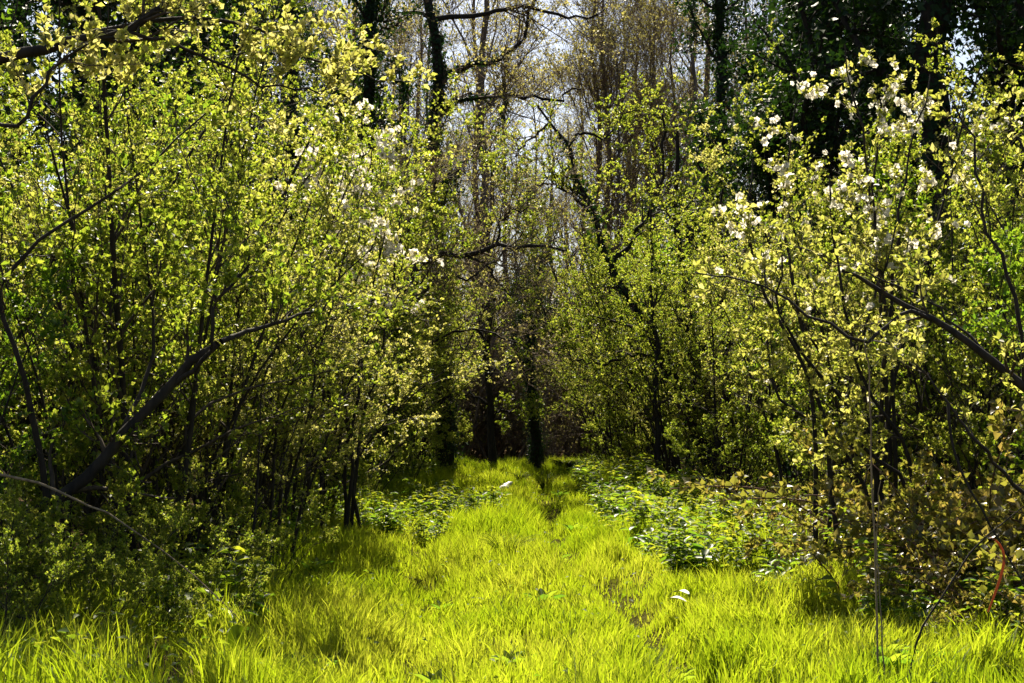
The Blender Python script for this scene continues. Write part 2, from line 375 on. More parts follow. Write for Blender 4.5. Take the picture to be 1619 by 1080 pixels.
row([('e', -2.75, 12.1, .82), ('b', -3.5, 13.4, .92), ('a', -3.3, 10.6, .85), ('e', -2.3, 14.2, .7), ('c', -3.1, 16.2, 1.0), ('a', -4.3, 15.2, 1.1),
     ('f', -2.5, 17.2, .8), ('b', -3.1, 19.4, 1.0), ('a', -2.8, 23.6, .95), ('f', -2.4, 21.6, .8), ('d', -3.2, 25.6, 1.0), ('a', -2.9, 28.2, 1.05), ('b', -2.5, 31.5, .95),
     ('f', -2.2, 27.3, .8), ('f', -1.9, 33.0, .8), ('d', -4.6, 11.4, 1.25), ('d', -5.2, 13.9, 1.3), ('d', -5.3, 20.2, 1.4), ('b', -4.8, 24.5, 1.25), ('d', -5.0, 28.5, 1.6),
     ('a', -4.3, 32.5, 1.25), ('d', -7.0, 22.5, 1.7), ('d', -7.5, 27.0, 1.4), ('c', -3.6, 35.5, 1.1), ('f', -3.4, 9.2, .7), ('d', -4.0, 9.6, .8), ('f', -2.9, 11.6, .65), 
     ('a', -2.6, 36.6, .8),
     ('f', -2.35, 10.6, .55), ('f', -2.8, 9.9, .6), ('b', -2.75, 10.9, .85), ('f', -1.9, 8.7, .36), ('f', -2.85, 7.95, .4), ('f', -2.4, 8.2, .34), ('a', -2.4, 12.8, .88), ('c', -3.0, 11.6, .9), ('f', -2.15, 9.3, .42), ('f', -2.6, 8.7, .45), ('f', -2.05, 11.6, .5), ('f', -3.2, 8.4, .5), ('c', -2.7, 13.2, .8), ('b', -2.6, 30.4, 1.35), ('a', -2.9, 33.4, 1.4), ('c', -3.2, 27.4, 1.35), ('a', -3.5, 24.8, 1.3), ('f', -3.5, 20.3, 1.0), ('f', -2.6, 25.0, .8), ('f', -3.9, 23.4, 1.1), ('f', -2.4, 30.4, .9),
     ('f', -4.0, 27.0, 1.2), ('c', -2.6, 18.0, .85), ('a', -2.7, 26.4, .9), ('c', -2.3, 34.0, .9), ('e', -2.4, 29.6, .95), ('d', -6.0, 15.6, 1.6), ('c', -4.1, 13.0, 1.05), ('b', -3.6, 17.6, 1.1), ('a', -5.6, 12.4, 1.1)], -1)
row([('a', 4.6, 14.0, .95), ('b', 4.4, 17.2, .95), ('d', 4.9, 19.6, 1.0), ('e', 4.1, 20.6, .95), ('a', 5.0, 22.8, 1.15), ('c', 4.6, 25.8, 1.1), ('e', 3.1, 26.3, .9), ('b', 3.5, 30.0, 1.05), ('a', 2.9, 33.0, .95),
     ('f', 2.7, 28.6, .8), ('d', 3.6, 35.5, 1.0), ('d', 5.6, 30.0, 1.6), ('d', 6.4, 26.0, 1.6), ('d', 6.3, 20.5, 1.4), ('d', 6.0, 16.6, 1.3), ('d', 5.2, 12.2, .9), ('e', 3.55, 23.0, .9), ('b', 5.0, 34.5, 1.3),
     ('f', 3.9, 16.5, .8), ('f', 3.3, 21.8, .8), ('f', 4.2, 12.6, .8), ('a', 2.9, 37.6, .8),
     ('a', 2.5, 31.0, 1.1), ('b', 3.0, 34.4, 1.4), ('f', 4.6, 18.6, 1.0), ('f', 4.3, 22.4, 1.0), ('f', 5.6, 15.2, 1.1), ('f', 3.9, 25.2, 1.0), ('f', 3.2, 31.4, .9), ('f', 4.4, 28.6, 1.2), ('f', 2.5, 34.6, .8), ('c', 3.3, 28.4, .9), ('b', 4.9, 15.4, .8), ('c', 5.3, 18.0, 1.1), ('a', 4.1, 31.8, 1.1), ('b', 2.6, 35.8, .85),
     ('d', 4.9, 10.6, .9), ('a', 5.0, 13.0, .9)], 1)

def ivy_coat(rng, P, R, N, t1, thick=.14):
    n = P.shape[1]; t = rng.uniform(0.02, t1, N) * (n - 1); i = np.minimum(t.astype(int), n - 2); f = (t - i)[:, None]
    a = rng.uniform(0, 6.28, N); radial = np.stack([np.cos(a), np.sin(a), np.zeros(N)], -1)
    rad = (R[0, i])[:, None] + np.abs(rng.normal(size=(N, 1))) * thick * (1 + .8 * np.sin(t * 2.1 + a * 2))[:, None]
    pos = P[0, i] * (1 - f) + P[0, i + 1] * f + radial * rad
    return (pos, nrm(radial * .4 - UP * .6 + rng.normal(size=(N, 3)) * .4), nrm(radial + UP * .4 + rng.normal(size=(N, 3)) * .35), rng.random(N))

# ------------------------------------------------------------------ named trees and shrubs of the photograph
def hero(name, label, cat, limbs, base, seed, leaf=None, spec=None, bark='bark', leafparts=0, trunkn=1, ivy=None, twigm=None):
    """limbs: list of (world polyline, r0, r1); the first trunkn become trunk, the others limb"""
    rng = np.random.default_rng(seed); n = 16
    root = thing(name, label, cat, base)
    off = np.array(base)
    PP = np.stack([resample(np.array(p) - off, n) for p, _, _ in limbs]); RR = np.stack([np.linspace(a, b, n) for _, a, b in limbs])
    wob = rng.normal(size=PP.shape) * (.012 + .0016 * max(base[1] - 12, 0)); wob[:, 0] = 0; PP = PP + wob * np.linspace(.5, 1.5, n)[None, :, None]
    for i in range(len(limbs)):
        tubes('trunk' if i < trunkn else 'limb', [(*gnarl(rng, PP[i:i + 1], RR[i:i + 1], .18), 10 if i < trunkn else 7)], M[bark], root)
    if ivy:
        obj('ivy', leaf_mesh('ivy', rng, [ivy_coat(rng, PP[i:i + 1], RR[i:i + 1], c_, t_, .10) for i, c_, t_ in ivy], (.06, .10), .85, IVY), M['ivy'], root.children[0] if root.children else root, 'stuff')
    s = dict(m1=9, L1=(.5, 1.3), m2=6, L2=(.2, .5), t0=.25, mleaf=5, ros=4, r1=.004, r2=.0022, up=.2, m3=0, L3=(.1, .3)); s.update(spec or {})
    b1, r1 = shoots(rng, PP, RR, s['m1'], s['t0'], 1., s['L1'], 50, s['up'], .02, .14, 8, .5, s['r1'])
    b2, r2 = shoots(rng, b1, r1, s['m2'], .12, 1., s['L2'], 48, s['up'], .01, .18, 6, .6, s['r2'])
    sets = [(b1, r1, 5), (b2, r2, 3)]; last = b2
    if s['m3']:
        b3, r3 = shoots(rng, b2, r2, s['m3'], .1, 1., s['L3'], 45, .15, .01, .2, 5, .6, s['r2'] * .7); sets.append((b3, r3, 3)); last = b3
    tubes('branching', sets, M[twigm or 'twig'], root, 'stuff')
    if leaf:
        packs = [leaf_points(rng, last, s['mleaf'], s['ros']), leaf_points(rng, b1, s['mleaf'], s['ros'], .3)]
        if leafparts:
            pos, dr, no, tt = packs[0]; k = rng.permutation(len(pos)); take, rest = k[:leafparts], k[leafparts:]
            packs[0] = (pos[rest], dr[rest], no[rest], tt[rest])
            mes = []
            for q in range(5):
                V, F, tn = place_leaves(np.zeros((1, 3)), np.array([[0, 1., 0]]), np.array([[0, 0, 1.]]), np.array([1.]), leaf['wid'], LONG, np.array([(q + .5) / 5]))
                me = new_mesh('leaf', V, [F], {'tint': tn}); me.materials.append(M[leaf['m']]); mes.append(me)
            for q in take:
                o = obj('leaf', mes[int(tt[q] * 4.99)], None, root)
                y = dr[q]; z = nrm(no[q] - (no[q] @ y) * y); x = np.cross(y, z); sz = rng.uniform(*leaf['size']) * 1.05
                o.matrix_local = Matrix(((x[0] * sz, y[0] * sz, z[0] * sz, pos[q][0]), (x[1] * sz, y[1] * sz, z[1] * sz, pos[q][1]), (x[2] * sz, y[2] * sz, z[2] * sz, pos[q][2]), (0, 0, 0, 1)))
        obj('foliage', leaf_mesh('foliage', rng, packs, leaf['size'], leaf['wid'], leaf.get('t', LEAF4)), M[leaf['m']], root, 'stuff')
    return root, last

def Wl(pts, d=None): return [W(p[0], p[1], p[2] if len(p) > 2 else d) for p in pts]
def gp(x, y): return (x, y, float(ground_z(x, y)))
def foot(x, d): p = W(x, 800, d); return gp(p[0], d)

# leaning dark limb, near left
b = gp(-4.1, 9.3)
hero('leaning_tree', 'dark leaning limb slanting out of the thicket over thin upright stems', 'tree',
     [([b + np.array([0, 0, -.2]) * 0, *Wl([(-60, 880), (75, 800), (150, 738), (225, 655), (300, 580), (350, 540)], 9.4)], .055, .026),
      (Wl([(350, 540, 9.4), (400, 520, 9.6), (460, 505, 9.8), (540, 470, 10.2)]), .020, .006),
      (Wl([(280, 605, 9.4), (330, 560, 9.2), (345, 480, 9.1), (395, 400, 9.2), (350, 310, 9.4)]), .018, .006),
      (Wl([(175, 710, 9.4), (230, 600, 9.8), (245, 480, 10.1), (260, 330, 10.5)]), .018, .006),
      (Wl([(75, 800, 9.4), (40, 600, 9.1), (0, 470, 9.), (60, 380, 9.), (190, 300, 9.2), (330, 180, 9.6)]), .022, .006)],
     b, 31, dict(m='spring', size=(.036, .056), wid=.68), dict(m1=7, m2=5, L1=(.4, 1.0), t0=.35, mleaf=4))
# arching boughs across the upper left
b = gp(-4.3, 8.8)
hero('overarching_tree', 'near tree whose dark boughs arch across above the leaning limb', 'tree',
     [([b, b + np.array([.1, 0, 1.2]), *Wl([(-170, 300), (-90, 160)], 8.8)], .10, .06),
      (Wl([(-90, 160, 8.8), (0, 95, 8.8), (110, 68, 8.8), (200, 45, 8.9), (260, 10, 9.), (330, -40, 9.2)]), .040, .018),
      (Wl([(140, 62, 8.8), (230, 58, 8.9), (330, 90, 9.1), (420, 140, 9.3), (510, 145, 9.5)]), .014, .005),
      (Wl([(-90, 160, 8.8), (20, 200, 8.6), (70, 120, 8.6), (160, 60, 8.7), (260, 20, 8.9)]), .016, .006),
      (Wl([(150, 50, 8.8), (300, 30, 9.3), (420, 50, 9.6), (500, 100, 9.9), (600, 130, 10.2)]), .016, .005)],
     b, 32, dict(m='pale', size=(.040, .062), wid=.66), dict(m1=9, m2=5, L1=(.4, 1.0), t0=.2, mleaf=4), leafparts=280)
# tree by the end of the track, on the left, ivy about its trunk
b = gp(-1.62, 34.0)
hero('crooked_oak', 'crooked oak at the track edge with bare limbs reaching across the sky', 'tree',
     [([b, *Wl([(704, 680), (698, 580), (690, 450), (678, 300), (688, 180), (690, 110), (672, -20), (690, -140)], 34)], .24, .09),
      (Wl([(690, 118), (740, 106), (790, 92), (820, 66), (840, 20), (850, -40)], 34), .085, .03),
      (Wl([(690, 178), (720, 158), (770, 152), (830, 150), (880, 158), (920, 140)], 34), .07, .02),
      (Wl([(700, 60), (660, 20), (600, 50), (560, 60)], 34), .06, .02),
      (Wl([(690, 30), (760, 20), (830, 8), (900, 30), (960, 10)], 34), .07, .02),
      (Wl([(690, 300), (740, 250), (790, 190), (800, 120)], 34), .05, .02)],
     b, 33, dict(m='bud', size=(.05, .08), wid=.7, t=LEAF2), dict(m1=9, m2=7, L1=(1., 2.6), L2=(.5, 1.1), t0=.3, mleaf=2, ros=2, r1=.014, r2=.007, m3=4, L3=(.3, .6)), twigm='tan', ivy=[(0, 3800, .85), (1, 250, .5), (2, 250, .4), (5, 300, .8)])
# long arched limb over the track
b = gp(-3.1, 25.0)
hero('arched_tree', 'dark tree sending one long arched limb level over the track', 'tree',
     [([b, *Wl([(545, 650), (575, 540), (600, 492), (630, 470), (660, 425), (705, 402), (740, 408), (785, 384), (825, 396), (860, 384), (890, 398)], 25)], .085, .02),
      (Wl([(600, 492), (660, 470), (700, 432), (740, 440), (780, 420), (830, 432)], 25), .035, .010), (Wl([(740, 408), (770, 420), (790, 455), (830, 470)], 25), .025, .008), (Wl([(785, 384), (800, 340), (840, 320), (870, 270)], 25), .025, .008),
      (Wl([(655, 437), (640, 380), (660, 320), (700, 280)], 25), .04, .012),
      (Wl([(620, 560), (680, 545), (740, 520), (800, 535), (850, 560)], 26), .03, .01)],
     b, 34, dict(m='bud', size=(.030, .048), wid=.7, t=LEAF2), dict(m1=14, m2=8, L1=(.8, 2.2), L2=(.4, 1.0), t0=.15, mleaf=1, ros=2, r1=.009, r2=.005, up=.3, m3=4, L3=(.2, .5)), twigm='tan')
# multi-stemmed tree at the right of the track
b = gp(3.8, 27.0)
hero('many_stemmed_tree', 'dark tree with several leaning stems beside the track by the herb patch', 'tree',
     [([b, *Wl([(1112, 710), (1085, 640), (1050, 570), (1010, 500), (965, 420), (930, 330), (895, 230), (850, 170)], 27)], .14, .022),
      ([b + np.array([.05, .1, 0]), *Wl([(1112, 660), (1098, 580), (1085, 480), (1070, 330), (1060, 200)], 27.3)], .14, .03),
      ([b + np.array([.12, -.15, 0]), *Wl([(1128, 700), (1118, 600), (1135, 480), (1150, 320)], 26.7)], .07, .02),
      ([foot(1042, 25.5), *Wl([(1038, 660), (1036, 560), (1030, 450), (1028, 340)], 25.5)], .06, .02), ([foot(1158, 26), *Wl([(1150, 660), (1152, 560), (1146, 430), (1142, 300)], 26)], .06, .02),
      (Wl([(930, 330), (890, 300), (850, 290), (820, 310)], 27), .035, .012),
      (Wl([(895, 230), (920, 210), (960, 215), (1010, 170)], 27), .035, .012),
      (Wl([(870, 195), (830, 230), (800, 270)], 27), .03, .01),
      (Wl([(1050, 570), (1000, 560), (950, 575), (900, 560)], 27), .04, .012),
      (Wl([(965, 420), (1000, 380), (1040, 300), (1050, 180)], 27), .06, .02)],
     b, 35, dict(m='spring', size=(.036, .056), wid=.72, t=LEAF2), dict(m1=12, m2=7, L1=(.7, 1.7), L2=(.3, .7), t0=.15, mleaf=6, ros=4, r1=.008, r2=.0045), trunkn=5, ivy=[(0, 900, .9), (1, 500, .8)])
# near right: bare arching branches
b = gp(4.3, 8.9)
hero('arching_shrub', 'near shrub with bare brown branches arching in front of the white blossom', 'shrub',
     [([b, b + np.array([-.1, 0, .9]), *Wl([(1760, 720), (1619, 610), (1550, 555), (1480, 510), (1400, 460), (1335, 425)], 8.6)], .04, .010),
      (Wl([(1619, 780, 8.6), (1545, 700, 8.4), (1500, 640, 8.4), (1440, 560, 8.4)]), .013, .005),
      (Wl([(1470, 505, 8.6), (1440, 492, 8.5), (1400, 520, 8.5), (1360, 540, 8.4), (1290, 500, 8.4), (1220, 462, 8.4), (1160, 440, 8.4), (1096, 431, 8.4)]), .014, .0045),
      (Wl([(1560, 560, 8.6), (1500, 500, 8.8), (1420, 450, 9.), (1290, 400, 9.2)]), .010, .004),
      (Wl([(1619, 610, 8.6), (1610, 480, 8.5), (1560, 350, 8.5), (1540, 240, 8.6), (1500, 160, 8.7)]), .014, .005),
      (Wl([(1680, 650, 8.7), (1690, 450, 8.8), (1640, 300, 8.9), (1600, 180, 9.)]), .016, .006)],
     b, 36, dict(m='pale', size=(.034, .052), wid=.6), dict(m1=6, m2=3, L1=(.3, .8), L2=(.12, .35), t0=.35, mleaf=3, ros=3), leafparts=260)

# ------------------------------------------------------------------ blossom
def blossom_meshes():
    out = []
    for q in range(4):
        rng = np.random.default_rng(500 + q); V, F, o = [], [], 0
        for f in range(4 + q % 2):
            c = rng.normal(size=3) * .55; ax = nrm(rng.normal(size=3) + UP * .5 + np.array([0, -.4, 0])); x = nrm(np.cross(ax, [.3, .9, .1])); y = np.cross(ax, x)
            for k in range(5):
                a = k * 2 * np.pi / 5 + rng.uniform(-.1, .1); u = x * np.cos(a) + y * np.sin(a); v = np.cross(ax, u)
                V += [c, c + u * .45 + v * .30 + ax * .12, c + u * .72 + ax * .2, c + u * .45 - v * .30 + ax * .12]; F.append([o, o + 1, o + 2, o + 3]); o += 4
        me = new_mesh('blossom', np.array(V), [np.array(F)]); me.materials.append(M['petal']); out.append(me)
    return out
BL = blossom_meshes()
def add_blossom(root, tw, n, seed, size, sel):
    rng = np.random.default_rng(seed); P = tw.reshape(-1, 3)
    w = sel(P + np.array(root.location)); k = rng.choice(len(P), n, replace=False, p=w / w.sum())
    for i in k:
        o = obj('blossom', BL[rng.integers(4)], None, root); o.location = P[i] + rng.normal(size=3) * .02
        o.rotation_euler = tuple(rng.uniform(0, 6.28, 3)); s = rng.uniform(*size); o.scale = (s, s, s)

# white-flowering shrub on the right
b = gp(3.25, 12.6)
def fan(rng, b, d, tops, base_spread=.25):
    L = []
    for (x, y, dd) in tops:
        t = W(x, y, dd); s = np.array(b) + np.array([rng.normal() * base_spread, rng.normal() * base_spread, -.1])
        m1 = s * .65 + t * .35 + np.array([(s[0] - t[0]) * .12, 0, .25]); m2 = s * .3 + t * .7 + np.array([rng.normal() * .15, rng.normal() * .15, .15])
        L.append(([s, m1, m2, t], .024, .006))
    return L
rg = np.random.default_rng(8)
r, tw = hero('blossoming_shrub', 'tall shrub covered in white blossom and pale yellow leaf before the ivy-clad trunk', 'shrub',
     fan(rg, b, 12.6, [(1190, 250, 12.2), (1260, 150, 12.6), (1330, 70, 12.8), (1400, 120, 12.5), (1470, 120, 12.9), (1240, 380, 12.0), (1310, 280, 12.3), (1430, 330, 12.2), (1560, 150, 13.1), (1220, 540, 12.), (1360, 470, 11.9), (1270, 640, 11.9)]),
     b, 41, dict(m='pale', size=(.036, .054), wid=.7), dict(m1=10, m2=5, L1=(.35, .85), L2=(.15, .38), t0=.32, mleaf=3, ros=4, up=.25), trunkn=12)
add_blossom(r, tw, 295, 51, (.030, .046), lambda p: np.clip(p[:, 2] - 2.0, .02, 2.) ** 1.5)
for ch in r.children:
    if ch.name.startswith('trunk'): ch.name = 'stem'
# blossoming shrub on the left, farther off
b = gp(-2.35, 16.6)
r, tw = hero('blossoming_thorn', 'thorn bush with a cream blossom crown leaning toward the track beneath the crooked oak', 'shrub',
     fan(rg, b, 16.6, [(560, 300, 16.2), (600, 250, 16.4), (640, 290, 16.5), (520, 330, 16), (610, 370, 16.1), (500, 240, 16.7), (560, 200, 17), (570, 480, 16), (470, 380, 16.), (640, 400, 16.4)]),
     b, 42, dict(m='pale', size=(.036, .056), wid=.7), dict(m1=9, m2=6, L1=(.45, 1.0), L2=(.2, .45), t0=.35, mleaf=3, ros=3), trunkn=10)
add_blossom(r, tw, 295, 52, (.044, .066), lambda p: np.clip(p[:, 2] - 2.6, .02, 3.))
for ch in r.children:
    if ch.name.startswith('trunk'): ch.name = 'stem'

# ------------------------------------------------------------------ ivy-clad trees
def ivy_tree(seed, name, h, r0, nl, dens):
    rng = np.random.default_rng(seed); n = 18
    P = np.zeros((1, n, 3)); z = np.linspace(-.2, h, n); P[0, :, 2] = z
    P[0, :, :2] = np.cumsum(rng.normal(size=(n, 2)) * .10, 0) - 0; P[0, 0, :2] = 0
    R = np.linspace(r0, r0 * .3, n)[None] * np.concatenate([[1.35, 1.1], np.ones(n - 2)])[None]
    b1, r1 = shoots(rng, P, R, nl, .30, .98, (h * .14, h * .32), 55, .25, .05, .12, 9, .4, .03)
    b2, r2 = shoots(rng, b1, r1, 6, .2, 1., (h * .06, h * .14), 50, .2, .02, .16, 6, .55, .012)
    b3, r3 = shoots(rng, b2, r2, 5, .1, 1., (h * .03, h * .07), 45, .1, .0, .2, 4, .55, .005)
    root = thing(name, 'tree', 'tree')
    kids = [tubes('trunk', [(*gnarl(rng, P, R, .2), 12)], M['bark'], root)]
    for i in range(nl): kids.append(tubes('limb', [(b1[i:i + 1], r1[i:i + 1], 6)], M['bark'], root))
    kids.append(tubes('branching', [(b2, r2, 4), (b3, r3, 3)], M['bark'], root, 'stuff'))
    # ivy leaves: a thick coat on the trunk and along the limbs
    packs = [ivy_coat(rng, P, R, dens, .98)]
    for bb, mm, sg in ((b1, 130, .16), (b2, 34, .13), (b3, 9, .08)):
        q = leaf_points(rng, bb, mm, 1, .05, 1., -.3, .7, 1.); packs.append((q[0] + rng.normal(size=q[0].shape) * sg, q[1], q[2], rng.random(len(q[0]))))
    kids.append(obj('ivy', leaf_mesh('ivy', rng, packs, (.07, .12), .85, IVY), M['ivy'], root, 'stuff'))
    KIDS[root.name] = kids
    return root
protos['i1'] = ivy_tree(61, 'ivy_tree', 11, .32, 12, 5200)
protos['i2'] = ivy_tree(62, 'ivy_tree', 13, .28, 13, 5200)
IV = [('i1', 6.0, 19.5, 1.08, 'massive dark trunk wrapped in ivy rising behind the white blossom shrub'),
      ('i2', 4.9, 24.0, .98, 'slimmer ivy-smothered tree between the white blossom and the many-stemmed tree'),
      ('i1', -6.9, 16.0, .95, None), ('i2', -8.2, 21.5, 1.0, None), ('i1', -6.6, 26.5, 1.0, None), ('i2', -9.5, 30.5, 1.1, None), ('i1', -7.6, 36.5, 1.05, None), ('i2', -5.4, 41., .9, None),
      ('i2', 8.2, 17.0, 1.0, None), ('i1', 8.4, 24.5, 1.1, None), ('i2', 6.9, 29.5, 1.1, None), ('i1', 9.2, 34.0, 1.2, None), ('i2', 6.0, 38.0, 1.0, None), ('i1', 7.0, 13.5, .9, None), ('i2', -6.0, 12.0, .8, None),
      ('i1', -10.5, 24.5, 1.1, None), ('i2', -12.0, 36.0, 1.2, None), ('i1', -9.0, 42.5, 1.1, None), ('i2', 11.5, 29.0, 1.2, None), ('i1', 10.0, 41.0, 1.2, None), ('i2', -4.8, 30.2, .8, None), ('i1', 5.2, 28.0, .7, None), ('i2', 13.0, 36.0, 1.2, None), ('i1', 9.9, 27.5, 1.2, None), ('i2', 7.7, 21.5, 1.0, None), ('i2', 10.8, 21.0, 1.1, None), ('i1', -11.5, 30.0, 1.2, None), ('i1', -6.2, 20.5, .95, None), ('i2', -6.0, 24.0, .95, None), ('i1', -6.3, 32.0, 1.0, None), ('i2', 6.6, 25.5, .95, None), ('i1', 6.4, 33.5, 1.0, None), ('i2', -8.0, 14.2, .9, None), ('i2', -3.5, 31.8, .95, 'ivy-hung trunk standing between the cream blossom thorn and the crooked oak')]
fi = {}
for k, x, y, s, lab in IV:
    sd_ = 'leaning dark limb' if x < 0 else 'ivy-clad trunk'
    grp = None if lab else 'ivy trees deep in the wood on the %s side' % sd_
    if not lab:
        same = sorted(q[2] for q in IV if q[4] is None and (q[1] < 0) == (x < 0))
        lab = 'dark ivy-covered tree in the deep shade, %s up the track from %s' % (ORD[same.index(y)], FROM[-1 if x < 0 else 1])
    if k not in fi:
        fi[k] = 1; r = protos[k]; r.location = (x, y, float(ground_z(x, y))); r.rotation_euler[2] = 1.0; r.scale = (s,) * 3; r['label'] = lab
        if grp: r['group'] = grp
    else:
        r = dup(protos[k], (x, y, float(ground_z(x, y))), rngP.uniform(0, 6.28), s, lab, grp)
        if not grp and 'group' in r: del r['group']

# ------------------------------------------------------------------ far bare trees and brush at the end of the track
def bare_tree(seed, name, h, r0, nl, buds, straight=.10):
    rng = np.random.default_rng(seed); n = 16
    P = np.zeros((1, n, 3)); P[0, :, 2] = np.linspace(-.2, h, n); P[0, 1:, :2] = np.cumsum(rng.normal(size=(n - 1, 2)) * straight, 0)
    R = np.linspace(r0, r0 * .22, n)[None]
    b1, r1 = shoots(rng, P, R, nl, .22, .98, (h * .14, h * .34), 48, .3, .05, .12, 9, .42, .02)
    b2, r2 = shoots(rng, b1, r1, 7, .15, 1., (h * .07, h * .16), 45, .25, .03, .15, 7, .55, .012)
    b3, r3 = shoots(rng, b2, r2, 6, .1, 1., (h * .035, h * .085), 42, .2, .02, .17, 5, .6, .007)
    b4, r4 = shoots(rng, b3, r3, 3, .1, 1., (h * .02, h * .05), 40, .15, .02, .2, 4, .7, .005)
    root = thing(name, 'tree', 'tree')
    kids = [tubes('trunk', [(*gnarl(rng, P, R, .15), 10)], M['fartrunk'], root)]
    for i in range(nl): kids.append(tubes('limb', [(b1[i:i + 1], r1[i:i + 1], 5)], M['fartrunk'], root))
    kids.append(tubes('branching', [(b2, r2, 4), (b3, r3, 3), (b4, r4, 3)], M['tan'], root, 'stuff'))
    if buds:
        kids.append(obj('foliage', leaf_mesh('foliage', rng, [leaf_points(rng, b4, buds, 1)], (.05, .085), .7, LEAF2), M['bud'], root, 'stuff'))
    KIDS[root.name] = kids
    return root
protos['t1'] = bare_tree(71, 'bare_tree', 17, .15, 17, 2)
protos['t2'] = bare_tree(72, 'bare_tree', 19, .19, 18, 1)
protos['t3'] = bare_tree(73, 'bare_tree', 15, .12, 16, 3)
GB = 'bare trees beyond the end of the track'
LB = {'t1': 'tall straight bare tree with fine tan twigs beyond the end of the track', 't2': 'tallest heavy-limbed bare tree beyond the end of the track', 't3': 'lower budding tree with yellowish twigs beyond the end of the track'}
rb = np.random.default_rng(9); fb = {}; spots = []
for y0, cnt, wdt in ((50.5, 7, 11), (54, 9, 13), (59, 12, 17), (68, 13, 20), (80, 14, 24), (95, 15, 30), (115, 16, 36), (138, 16, 42)):
    for i in range(cnt):
        spots.append((-wdt + 2 * wdt * (i + .5) / cnt + rb.uniform(-.8, .8), y0 + rb.uniform(-3, 3), ['t1', 't2', 't3'][rb.integers(3)], rb.uniform(.8, 1.15)))
for x, y in ((3.0, 52), (3.9, 49.5), (5.2, 51.5), (6.6, 48.5), (4.4, 56), (7.6, 53), (-3.6, 50), (-5.5, 48), (6., 60)):
    spots.append((x, y, ['t1', 't2', 't3'][rb.integers(3)], rb.uniform(.9, 1.15)))
for x, y, k, s in spots:
    if k not in fb:
        fb[k] = 1; r = protos[k]; r.location = (x, y, float(ground_z(x, y))); r.scale = (s,) * 3; r['label'] = LB[k]; r['group'] = GB + ' ' + k.replace('t1', 'straight').replace('t2', 'heavy').replace('t3', 'budding')
    else: dup(protos[k], (x, y, float(ground_z(x, y))), rb.uniform(0, 6.28), s, LB[k], protos[k]['group'])

def brush(seed):
    rng = np.random.default_rng(seed); nst = 16; n = 9; h = 2.6
    az = rng.uniform(0, 6.28, nst); st = np.zeros((nst, n, 3)); st[:, 0, 0] = rng.normal(size=nst) * .5; st[:, 0, 1] = rng.normal(size=nst) * .5; st[:, 0, 2] = -.1
    d = nrm(np.stack([np.cos(az) * .5, np.sin(az) * .5, np.ones(nst)], -1)); hs = h * rng.uniform(.5, 1.1, nst)
    for j in range(1, n):
        d = nrm(d + rng.normal(size=(nst, 3)) * .12); st[:, j] = st[:, j - 1] + d * (hs / (n - 1))[:, None]
    R = np.linspace(.014, .004, n)[None].repeat(nst, 0)
    b1, r1 = shoots(rng, st, R, 9, .1, 1., (.3, .9), 45, .15, .0, .15, 6, .6, .006)
    b2, r2 = shoots(rng, b1, r1, 7, .1, 1., (.15, .4), 45, .1, .0, .2, 4, .7, .0045)
    root = thing('brush', 'brush', 'brush')
    kids = [tubes('stem', [(st[i:i + 1], R[i:i + 1], 5)], M['tan'], root) for i in range(nst)]
    kids.append(tubes('branching', [(b1, r1, 3), (b2, r2, 3)], M['tan'], root, 'stuff'))
    kids.append(obj('foliage', leaf_mesh('foliage', rng, [leaf_points(rng, b2, 1, 1)], (.04, .07), .7, LEAF2), M['bud'], root, 'stuff'))
    KIDS[root.name] = kids
    return root
pb = brush(81); k0 = True
LBR = 'brown leafless brush heaped under the bare trees past the grass'
for i in range(172):
    y = 41.5 + 50 * rb.random() ** 1.6 if i < 150 else rb.uniform(44, 53); x = rb.uniform(-.24, .24) * y + .3; s = rb.uniform(.8, 1.5) * (1 + .9 * rb.random() * (y > 44) + .02 * (y - 41))
    if i >= 150: x = -9 + 18 * (i - 150 + rb.random()) / 22; s = rb.uniform(2.3, 3.4)
    if k0: pb.location = (x, y, float(ground_z(x, y))); pb['label'] = LBR; pb['group'] = 'brush past the grass'; k0 = False
    else: dup(pb, (x, y, float(ground_z(x, y))), rb.uniform(0, 6.28), s, LBR, 'brush past the grass')

# the two trunks that stand at the end of the track
for nm, lab, x0, y0, dd, r0, pts, sd_ in (
    ('young_oak', 'straight slim trunk with yellow-green leaf standing at the end of the track', 781, 748, 36, .12, [(778, 700), (774, 640), (768, 560), (775, 470), (770, 360), (790, 240)], 91),
    ):
    p0 = W(x0, y0, dd); b = gp(p0[0], dd)
    hero(nm, lab, 'tree', [([b, *Wl(pts, dd)], r0, .05)] + [(Wl(q, dd), .035, .012) for q in ([(770, 600), (800, 575), (840, 585), (880, 600)], [(772, 640), (735, 620), (700, 640), (680, 660)], [(770, 540), (730, 500), (700, 490)], [(772, 500), (810, 470), (860, 460)], [(774, 660), (800, 650), (830, 655)], [(770, 420), (820, 380), (850, 330)])],
         b, sd_, dict(m='spring', size=(.05, .075), wid=.75, t=LEAF2), dict(m1=13, m2=6, L1=(.5, 1.3), L2=(.25, .6), t0=.25, mleaf=4, ros=3, r1=.009, r2=.005))
p0 = W(842, 745, 37); b = gp(p0[0], 37.)
dup(protos['i1'], b, 2.2, (.45, .45, .5), 'dark slender ivy-wrapped trunk beside the slim leafy trunk at the track end', None)

